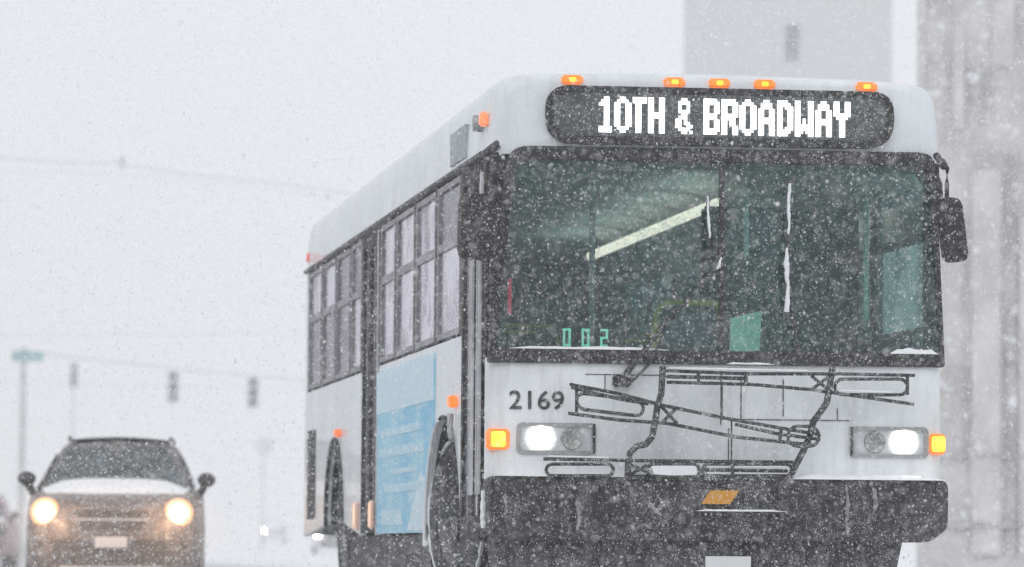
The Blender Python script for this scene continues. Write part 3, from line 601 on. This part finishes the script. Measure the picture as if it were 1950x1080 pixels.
# ------------------------------------------------------------------ crossover car
def car(loc, rz, label, paint, group, lampmat, clearance=.2, first=None):
    root = empty('parked_car' if False else 'crossover_car', (0, 0, 0), label, 'car', group)
    def sec(y, hw, zb, zt, sh=.10, crown=.02):
        return [(s_*x, y, z) for s_, L_ in ((1, ((0, zb), (hw*.90, zb), (hw*.985, zb+.12), (hw, (zb+zt)/2), (hw*.975, zt-sh), (hw*.90, zt-.03), (hw*.6, zt+crown*.6), (0, zt+crown))),) for x, z in L_] + \
               [(-x, y, z) for x, z in ((hw*.6, zt+crown*.6), (hw*.90, zt-.03), (hw*.975, zt-sh), (hw, (zb+zt)/2), (hw*.985, zb+.12), (hw*.90, zb))]
    MB().loft([sec(-.02, .55, .40, .78), sec(.03, .72, .33, .90), sec(.12, .81, .28, .98), sec(.28, .865, .26, 1.03), sec(.6, .885, .25, 1.07), sec(1.1, .89, .25, 1.13), sec(1.4, .89, .25, 1.16), sec(3.2, .89, .25, 1.16), sec(4.0, .87, .28, 1.12), sec(4.22, .80, .35, 1.0), sec(4.28, .7, .4, .9)]).build('body', paint, root, smooth=True)
    def g(y, hb, ht, zb, zt): return [(hb, y, zb), (hb*.5+ht*.5+.03, y, (zb+zt)/2), (ht+.03, y, zt-.07), (ht-.06, y, zt-.01), (0, y, zt+.02), (-ht+.06, y, zt-.01), (-ht-.03, y, zt-.07), (-(hb*.5+ht*.5+.03), y, (zb+zt)/2), (-hb, y, zb)]
    MB().loft([g(1.0, .80, .76, 1.10, 1.15), g(1.75, .80, .545, 1.10, 1.60), g(2.2, .80, .57, 1.10, 1.645), g(3.3, .79, .57, 1.10, 1.64), g(3.75, .78, .53, 1.05, 1.57), g(4.1, .74, .6, 1.0, 1.12)]).build('cabin', paint, root, smooth=True)
    gm = glass_dark
    MB().loft([[(-.70+.0*t, 1.045+t*.70-.03, 1.17+t*.40) if False else p for p in ((-(.715-.205*t), .985+.72*t, 1.165+.395*t), (-.35*(1-.25*t), .965+.72*t, 1.175+.40*t), (.35*(1-.25*t), .965+.72*t, 1.175+.40*t), ((.715-.205*t), .985+.72*t, 1.165+.395*t))] for t in (0, .25, .5, .75, 1)], closed=False, cap=False).build('windshield', gm, root, smooth=True)
    for s_ in (-1, 1):
        MB().quad((s_*.805, 1.35, 1.16), (s_*.80, 3.6, 1.16), (s_*.655, 3.4, 1.50), (s_*.655, 1.9, 1.50)).build('side_window', gm, root)
        m_ = MB().ball((s_*.925, 1.28, 1.225), (.095, .075, .075)).build('mirror', DARKP, root, smooth=True)
        MB().tube([(s_*.92, 1.3, 1.19), (s_*.87, 1.28, 1.10), (s_*.84, 1.3, 1.04)], [.045, .04, .035]).build('mirror_arm', DARKP, m_, smooth=True)
        MB().tube([(s_*.52, 1.85, 1.63), (s_*.53, 2.0, 1.675), (s_*.54, 3.3, 1.67), (s_*.53, 3.5, 1.62)], .013).build('roof_rail', DARKP, root)
        h = MB().loft([[(s_*.52, .045, .82), (s_*.80, .17, .84), (s_*.84, .28, .95), (s_*.60, .12, .95)], [(s_*.52, .01, .82), (s_*.80, .12, .84), (s_*.85, .25, .96), (s_*.60, .07, .96)]]).build('headlamp', CHROME, root)
        MB().lathe([(0, -.098), (.04, -.094), (.070, -.080), (.078, -.070)], (s_*.665, .07, .870), (0, 1, 0), 24).build('lamp', lampmat, h, smooth=True)
        MB().lathe([(.072, -.068), (.095, -.062), (.112, -.052)], (s_*.665, .07, .870), (0, 1, 0), 24).build('lamp_bowl_glow', BOWL_GLOW, h, smooth=True)  # inner ring of the lamp's glare, painted by emission
        MB().lathe([(.112, -.052), (.135, -.035), (.150, .03)], (s_*.665, .07, .870), (0, 1, 0), 24).build('lamp_rim_and_glow', RIM_GLOW, h, smooth=True)  # outer, more orange ring of the painted glare
        for y in (.78, 3.45): 
            T = MB().lathe([(.20, -.03), (.30, .0), (.34, -.02), (.345, -.05), (.345, -.18), (.3, -.2)], (s_*.875, y, .345), (s_, 0, 0), 28).build('wheel', DARKP, root, smooth=True)
            MB().lathe([(.21, -.01), (.18, -.05), (.06, -.03), (0, -.02)], (s_*.875, y, .345), (s_, 0, 0), 20).build('rim', STEEL, T)
        MB().box(s_*.62-.13, s_*.62+.13, .02, .10, .50, .60, bev=.02).build('fog_lamp', DARKP, root)
    gr = MB().prism(rquad([(-.40, .90), (.40, .90), (.30, .68), (-.30, .68)], .05), 'y', -.045, .1).build('grille', GRILLE, root)
    MB().box(-.38, .38, -.06, -.035, .79, .815).build('chrome_bar', STEEL, gr)
    MB().frame(rquad([(-.43, .93), (.43, .93), (.33, .66), (-.33, .66)], .05), rquad([(-.39, .895), (.39, .895), (.30, .685), (-.30, .685)], .05), 'y', -.05, .02).build('grille_surround', GRS, gr)
    MB().prism(rquad([(-.62, .60), (.62, .60), (.52, .34), (-.52, .34)], .06), 'y', -.035, .1).build('lower_intake', GRILLE, root)
    MB().box(-.16, .16, -.065, -.03, .52, .63).build('number_plate', mat('car_plate', (.62, .64, .66), .6), root)
    MB().box(-.52, .52, -.03, .12, .27, .345, bev=.02).build('skid_plate', mat('skid_silver', (.8, .8, .8), .6), root)
    # snow lying on the bonnet
    R = []
    for i in range(9):
        t = i/8; y = .40+.66*t; R.append([(x*(.66+.12*t), y+.10*(x*x), 1.055+.12*t-.03*abs(x)**3+.07*(1-abs(x)**4)*min(1, 5*t, 5*(1.12-t))) for x in [k/6-1 for k in range(13)]])
    MB().loft(R, closed=False, cap=False).build('bonnet_snow', SNOW, root, smooth=True)
    MB().loft([[(x*.5, y, 1.635+.03*(1-x*x)+.012) for x in [k/5-1 for k in range(11)]] for y in (1.9, 2.1, 3.2, 3.4)], closed=False, cap=False).build('roof_snow', SNOW, root, smooth=True)
    for s_ in (-1, 1):
        pl = bpy.data.lights.new('headlamp_light', 'POINT'); pl.energy = 20; pl.color = (1, .55, .28); pl.shadow_soft_size = .10
        po = bpy.data.objects.new('headlamp_light', pl); COL.objects.link(po); po.parent = root; po.location = (s_*.68, -.42, .88)
    root.location = loc; root.rotation_euler.z = rz
    return root
glass_dark = glass('car_glass', (.12, .14, .15), 1.5, .05, frost=.48, frostcol=(.34, .41, .43), fscale=20)
DARKP = mat('car_dark_plastic', (.03, .03, .03), .6)
GRS = mat('grille_surround_grey', (.16, .15, .15), .5)
GRILLE = mat('car_grille', (.035, .03, .03), .6, vscale=40, var=.3)
CARP = mat('car_brown_paint', (.095, .082, .080), .45, speck=.25, sscale=30, streak=.5)
CARR = mat('car_red_paint', (.42, .30, .30), .45, speck=.3, sscale=18)
CARW = mat('car_white_paint', (.75, .76, .78), .5)
BOWL_GLOW = emit('warm_bowl_glow', (1, .72, .42), 1.5)
RIM_GLOW = emit('warm_rim_glow', (1, .46, .22), .62)
WARM = emit('headlamp_warm', (1, .62, .30), 30)
c = at(212, 1000, 42.2); GR = 'cars driving toward the camera with their lamps on'
SUVP = Vector((c.x, c.y, -.24))
suv = car(SUVP, math.radians(-5), 'dark brown crossover with snowy bonnet and two warm glowing headlamps left of the bus', CARP, GR, WARM)
for nm_, sx in (('a', -.665), ('b', .665)): pass
def drop_lights(r):
    for h in list(r.children):
        if h.type == 'LIGHT': bpy.data.objects.remove(h)
def recolour(root, m):
    drop_lights(root)
    for ch in root.children:
        if ch.name.split('.')[0] in ('body', 'cabin'):
            ch.material_slots[0].link = 'OBJECT'; ch.material_slots[0].material = m
def place_car(px, D, label, m, lamp=None, one=False):
    p = at(px, 1000, D); r = copy_tree(suv); r.location = (p.x, p.y, gz(0, p.y)); tag(r, label); recolour(r, m)
    for h in r.children:
        for l_ in h.children:
            if l_.name.split('.')[0] in ('lamp_bowl_glow', 'lamp_rim_and_glow'): l_.material_slots[0].link = 'OBJECT'; l_.material_slots[0].material = CHROME
    if lamp:
        for h in r.children:
            for l_ in h.children:
                if l_.name.split('.')[0] == 'lamp': l_.material_slots[0].link = 'OBJECT'; l_.material_slots[0].material = lamp if (not one or l_.data.vertices[0].co.x < 0) else CHROME
    return r
place_car(-57, 95, 'dull red car cut off by the left edge of the photo', CARR, CHROME)
place_car(632, 200, 'white car behind the bus, one bright lamp showing under its rear corner', CARW, emit('lamp_w2', (1, .93, .85), 150))
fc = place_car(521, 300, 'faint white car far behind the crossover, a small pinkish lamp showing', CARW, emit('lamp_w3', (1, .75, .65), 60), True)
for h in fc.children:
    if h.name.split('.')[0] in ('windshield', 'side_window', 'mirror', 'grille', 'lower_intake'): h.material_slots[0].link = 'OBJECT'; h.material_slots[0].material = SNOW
# ------------------------------------------------------------------ background: buildings
def T_(px, py, D): return at(px, py, D)
D = 300; a = T_(1300, 500, D); b_ = T_(1697, 500, D)
dp = T_(1300, 500, 1)-CAM; dp.z = 0; dp.normalize(); ax = Vector((dp.y, -dp.x, 0))
def obox(m, o, ux, uy, x0, x1, y0, y1, z0, z1):
    P = [o+ux*x+uy*y for x, y in ((x0, y0), (x1, y0), (x1, y1), (x0, y1))]
    m.loft([[Vector((p.x, p.y, z)) for p in P] for z in (z0, z1)]); return m
def orig(p, z=-.24): return Vector((p.x, p.y, z))
tw = empty('tower_block', orig(a), 'pale plain tower block rising behind the bus roof, lost in falling snow', 'building')
o0 = orig(a, 0); wd = (b_-a).length
obox(MB(), o0, ax, dp, 0, wd, 0, 14, -.24, 52).build('wall', CONC, tw)
obox(MB(), o0, ax, dp, -.15, wd+.15, -.15, 14.15, 52, 52.6).build('cornice', CONC, tw)
WINM = mat('far_window', (.12, .12, .13), .5)
for zc in (12, 24, 36.5, 46):
    m = MB(); xw = (1507-1300)/FPX*D; obox(m, o0, ax, dp, xw-.5, xw+.5, -.02, .1, zc-1.3, zc+1.3); m.build('window', WINM, tw)
# stone building at the right edge
D = 78; a = T_(1746, 500, D); dp = T_(1752, 500, 1)-CAM; dp.z = 0; dp.normalize(); ax = Vector((dp.y, -dp.x, 0)); o0 = orig(a, 0)
sb_ = empty('stone_building', orig(a), 'tall weathered grey stone building with ribbed wall at the right edge', 'building')
obox(MB(), o0, ax, dp, 0, 16, 0, 18, -.24, 17).build('wall', STONE, sb_)
PX = D/FPX
STONE2 = mat('pale_stone', (.64, .62, .61), .9, vscale=1.4, var=.12, bump=.6, speck=.3, sscale=7)
STONE3 = mat('dark_stone', (.52, .505, .50), .9, vscale=1.2, var=.2, bump=.6, speck=.3, sscale=5)
def X(px): return (px-1746)*PX
def Z(py): return .3+(1055-py)*PX
for x0, x1, y0, y1, d, m in ((1748, 1762, 1060, -300, -.10, STONE2), (1850, 1905, 1060, 330, -.20, STONE2), (1918, 1934, 1060, 300, -.12, STONE3), (1940, 2010, 1060, 420, -.22, STONE2), (1815, 1835, 250, -200, -.10, STONE2), (1890, 1930, 130, -200, -.12, STONE2), (1832, 1838, 900, 420, -.05, STONE3)):
    d *= .5; m_ = MB(); obox(m_, o0, ax, dp, X(x0), X(x1), d, .05, Z(y0), Z(y1)); m_.build('pilaster', m, sb_)
for y0, y1, d, m in ((868, 876, -.12, STONE3), (1000, 1008, -.14, STONE3)):
    m_ = MB(); obox(m_, o0, ax, dp, X(1765), 15.8, d, .06, Z(y1), Z(y0)); m_.build('string_course', m, sb_)
for k, (x0, x1, y0, y1) in enumerate(((1802, 1850, 200, 130), (1865, 1890, 240, 140), (1836, 1848, 860, 560), (1908, 1916, 840, 560))):
    m_ = MB(); obox(m_, o0, ax, dp, X(x0), X(x1), -.03, .03, Z(y0), Z(y1)); m_.build('window', STONE3, sb_)
# ------------------------------------------------------------------ traffic signals on a span wire
FARM = mat('hazed_signal', (.70, .70, .76), .7); POLE = mat('galvanised_pole', (.66, .68, .68), .6)  # signal colour paled to imitate haze over distance
TEAL = mat('sign_teal', (.38, .60, .62), .6)
D = 130
def pole(px, top, D, label, r=.11, name='signal_pole'):
    p = at(px, top, D); z0 = gz(0, p.y); r_ = empty(name, (p.x, p.y, z0), label, 'pole')
    MB().tube([(p.x, p.y, z0), (p.x, p.y, p.z)], [r, r*.75], 10).build('shaft', POLE, r_, smooth=True)
    MB().tube([(p.x, p.y, z0), (p.x, p.y, z0+.25)], r*2, 10).build('base', POLE, r_)
    return r_, p
pr, pt = pole(45, 662, D, 'grey signal pole near the left edge carrying a span wire and a teal sign', .12)
s_ = at(68, 680, D-.2); s0 = at(22, 676, D-.2)
sn = empty('street_name_sign', (pt.x, pt.y, pt.z-.5), 'small teal sign at the top of the left signal pole', 'sign')
MB().box(s0.x, s_.x+.25, pt.y-.17, pt.y-.13, s_.z-.14, s_.z+.18, bev=.01).build('blade', TEAL, sn)
MB().box(pt.x-.06, pt.x+.06, pt.y-.14, pt.y-.08, s_.z-.2, s_.z+.22).build('bracket', POLE, sn)
pole(140, 738, 175, 'thin distant pole standing between the sign pole and the first hanging signal', .05, 'far_pole')
def wire(name, pts, D, r, label, Ds=None):
    P = [at(x, y, (Ds[i] if Ds else D)) for i, (x, y) in enumerate(pts)]; o = P[0].copy()
    b = MB().tube(P, r, 6); return tag(b.build(name, FARM, origin=o), label, 'wire')
wire('span_wire', [(46, 668), (140, 681), (235, 690), (330, 702), (480, 716), (600, 726), (760, 728)], D, .022, 'sagging wire from the left pole that carries the traffic signals')
wire('overhead_cable', [(-60, 296), (20, 302), (120, 309), (232, 312), (340, 330), (480, 345), (560, 353), (660, 368), (800, 388)], 100, .013, 'upper overhead cable crossing the sky left of the bus roof')
wire('overhead_cable', [(-60, 326), (60, 327), (180, 330), (330, 341), (480, 356), (660, 381), (800, 402)], 104, .006, 'fainter cable just below the upper overhead cable')
wire('overhead_cable', [(-60, 640), (200, 637), (400, 635), (700, 634)], 190, .016, 'faint level cable above the traffic signals')
wire('overhead_cable', [(-60, 727), (200, 733), (400, 737), (700, 740)], 190, .016, 'faint level cable behind the traffic signals')
f0 = at(232, 311, 99.9)
MB_ = MB().box(f0.x-.05, f0.x+.05, f0.y-.05, f0.y+.05, f0.z-.14, f0.z+.16, bev=.02)
tag(MB_.build('cable_clamp', FARM, origin=f0), 'small clamp on the upper overhead cable', 'clamp')
def signal(px, y0, y1, D, label, hang, w=.34):
    top = at(px, y0, D); bot = at(px, y1, D); h = top.z-bot.z; x, y = top.x, top.y
    r = empty('traffic_signal', (x, y, bot.z), label, 'traffic signal', 'traffic signals hanging over the road')
    MB().box(x-w/2, x+w/2, y-.12, y+.12, bot.z, top.z, bev=.03).build('housing', FARM, r)
    MB().tube([(x, y, top.z), (x, y, top.z+hang)], .03).build('hanger', FARM, r)
    for k in range(3):
        z = bot.z+h*(k+.5)/3
        MB().lathe([(.10, -.01), (.0, -.015)], (x, y-.125, z), (0, 1, 0), 14).build('lens', mat('dark_lens', (.45, .45, .48), .4), r)
        MB().loft([[(x+.125*math.cos(math.radians(a)), y-t, z+.125*math.sin(math.radians(a))) for a in range(-10, 191, 20)] for t in (.12, .3)], closed=False, cap=False).build('visor', FARM, r)
    return r
signal(330, 708, 768, D, 'left one of the two plainly visible hanging traffic signals', .1)
signal(482, 720, 778, D, 'hanging traffic signal nearest the rear of the bus', .1)
signal(141, 692, 738, 175, 'small faint signal head beside the left signal pole', .15, .36)
# far lollipop sign
p = at(502, 850, 210); z0 = gz(0, p.y)
fs = empty('round_sign', (p.x, p.y, z0), 'faint round sign on a post just left of the bus rear', 'sign')
MB().lathe([(0, -.02), (.42, -.02), (.42, .02), (0, .02)], (p.x, p.y-.1, p.z), (0, 1, 0), 24).build('disc', mat('sign_back', (.72, .72, .73), .6), fs)
MB().tube([(p.x, p.y, z0), (p.x, p.y, p.z+.3)], .035).build('post', mat('post_pale', (.6, .6, .6), .6), fs)

# ------------------------------------------------------------------ falling snow: flakes spread through the air between camera and cars
rng = np.random.default_rng(3)
def flakes(N, d0, d1, sz, spread=1.25, pw=3):
    u = rng.random(N); dd = (d0**pw+u*(d1**pw-d0**pw))**(1/pw)
    hx_ = 975/FPX*spread; a = rng.uniform(-1, 1, N)*(hx_*dd+.5); c_ = rng.uniform(-1, 1, N)*(540/FPX*spread*dd+.4)
    r = np.array(RT); u_ = np.array(UP); f = np.array(FW)
    P = np.array(CAM)+a[:, None]*r+c_[:, None]*u_+dd[:, None]*f
    s = sz*np.exp(rng.normal(0, .38, N))
    return P, s
def inside_bus(P): return (P[:, 0] > -.02) & (P[:, 0] < W+.02) & (P[:, 1] > -.03) & (P[:, 1] < L) & (P[:, 2] < 2.98)
sets = [flakes(270000, 11.5, 23.0, .0026), flakes(110000, 23.0, 43, .0052, 1.15), flakes(700, 6, 11, .0030)]
P = np.concatenate([s[0] for s in sets]); s_ = np.concatenate([s[1] for s in sets])
k = (~inside_bus(P)) & (P[:, 2] > .01); P = P[k]; s_ = s_[k]; N = len(P)
ang = np.arange(6)*math.pi/3; base = np.stack([np.cos(ang), np.sin(ang), np.zeros(6)], 1)      # thin plates
rot = rng.normal(size=(N, 3, 3)); rot, _ = np.linalg.qr(rot)
str_ = np.stack([rng.uniform(.6, 1, N), rng.uniform(.5, 1, N), np.ones(N)], 1)
V = np.einsum('nij,kj->nki', rot, base)*s_[:, None, None]*str_[:, None, :]+P[:, None, :]
F = np.array([[0, 1, 2], [0, 2, 3], [0, 3, 4], [0, 4, 5]])
FF = (F[None]+6*np.arange(N)[:, None, None]).reshape(-1)
me = bpy.data.meshes.new('falling_snow'); me.vertices.add(N*6); me.vertices.foreach_set('co', V.reshape(-1).astype(np.float32))
me.loops.add(len(FF)); me.loops.foreach_set('vertex_index', FF.astype(np.int32)); nf = len(FF)//3
me.polygons.add(nf); me.polygons.foreach_set('loop_start', (np.arange(nf)*3).astype(np.int32)); me.polygons.foreach_set('loop_total', np.full(nf, 3, np.int32))
me.update(); me.validate()
FLK = bpy.data.materials.new('snowflake'); FLK.use_nodes = True; p_ = FLK.node_tree.nodes['Principled BSDF']
p_.inputs['Base Color'].default_value = (.98, .98, .99, 1); p_.inputs['Roughness'].default_value = .8
tt = FLK.node_tree; tb = tt.nodes.new('ShaderNodeBsdfTransparent'); ms = tt.nodes.new('ShaderNodeMixShader'); ms.inputs[0].default_value = .68
tt.links.new(tb.outputs[0], ms.inputs[1]); tl = tt.nodes.new('ShaderNodeBsdfTranslucent'); tl.inputs[0].default_value = (1, 1, 1, 1); m5 = tt.nodes.new('ShaderNodeMixShader'); m5.inputs[0].default_value = .5
tt.links.new(p_.outputs[0], m5.inputs[1]); tt.links.new(tl.outputs[0], m5.inputs[2]); tt.links.new(m5.outputs[0], ms.inputs[2]); tt.links.new(ms.outputs[0], tt.nodes['Material Output'].inputs[0])
me.materials.append(FLK)
o = bpy.data.objects.new('falling_snow', me); COL.objects.link(o); tag(o, 'snowflakes falling thickly through the air in front of the vehicles', 'snow', kind='stuff')

# ------------------------------------------------------------------ haze
# mist volume added before the crossover so its lamps get a halo
sp = MB().ball((SUVP.x-.05, SUVP.y-.75, .62-.24), (1.25, .62, .62)).build('lamp_halo_mist', bpy.data.materials.new('lamp_halo_mist'), origin=(SUVP.x, SUVP.y-.75, -.2))
sm = sp.data.materials[0]; sm.use_nodes = True; t = sm.node_tree; t.nodes.clear(); ou = t.nodes.new('ShaderNodeOutputMaterial'); pv = t.nodes.new('ShaderNodeVolumePrincipled')
pv.inputs['Color'].default_value = (.96, .96, .96, 1); pv.inputs['Density'].default_value = .10; t.links.new(pv.outputs[0], ou.inputs['Volume'])
tag(sp, 'mist added in front of the brown crossover to spread its lamp glow', 'snow', kind='stuff')
hz = MB().box(-260, 330, -60, 420, -1.6, 64).build('haze', bpy.data.materials.new('haze'))
hm = hz.data.materials[0]; hm.use_nodes = True; t = hm.node_tree; t.nodes.clear()
ou = t.nodes.new('ShaderNodeOutputMaterial'); pv = t.nodes.new('ShaderNodeVolumePrincipled')
pv.inputs['Color'].default_value = (.97, .98, 1, 1); pv.inputs['Density'].default_value = .0018; pv.inputs['Anisotropy'].default_value = 0
t.links.new(pv.outputs[0], ou.inputs['Volume'])
tag(hz, 'pale snow haze hanging over the street', 'haze', kind='stuff')
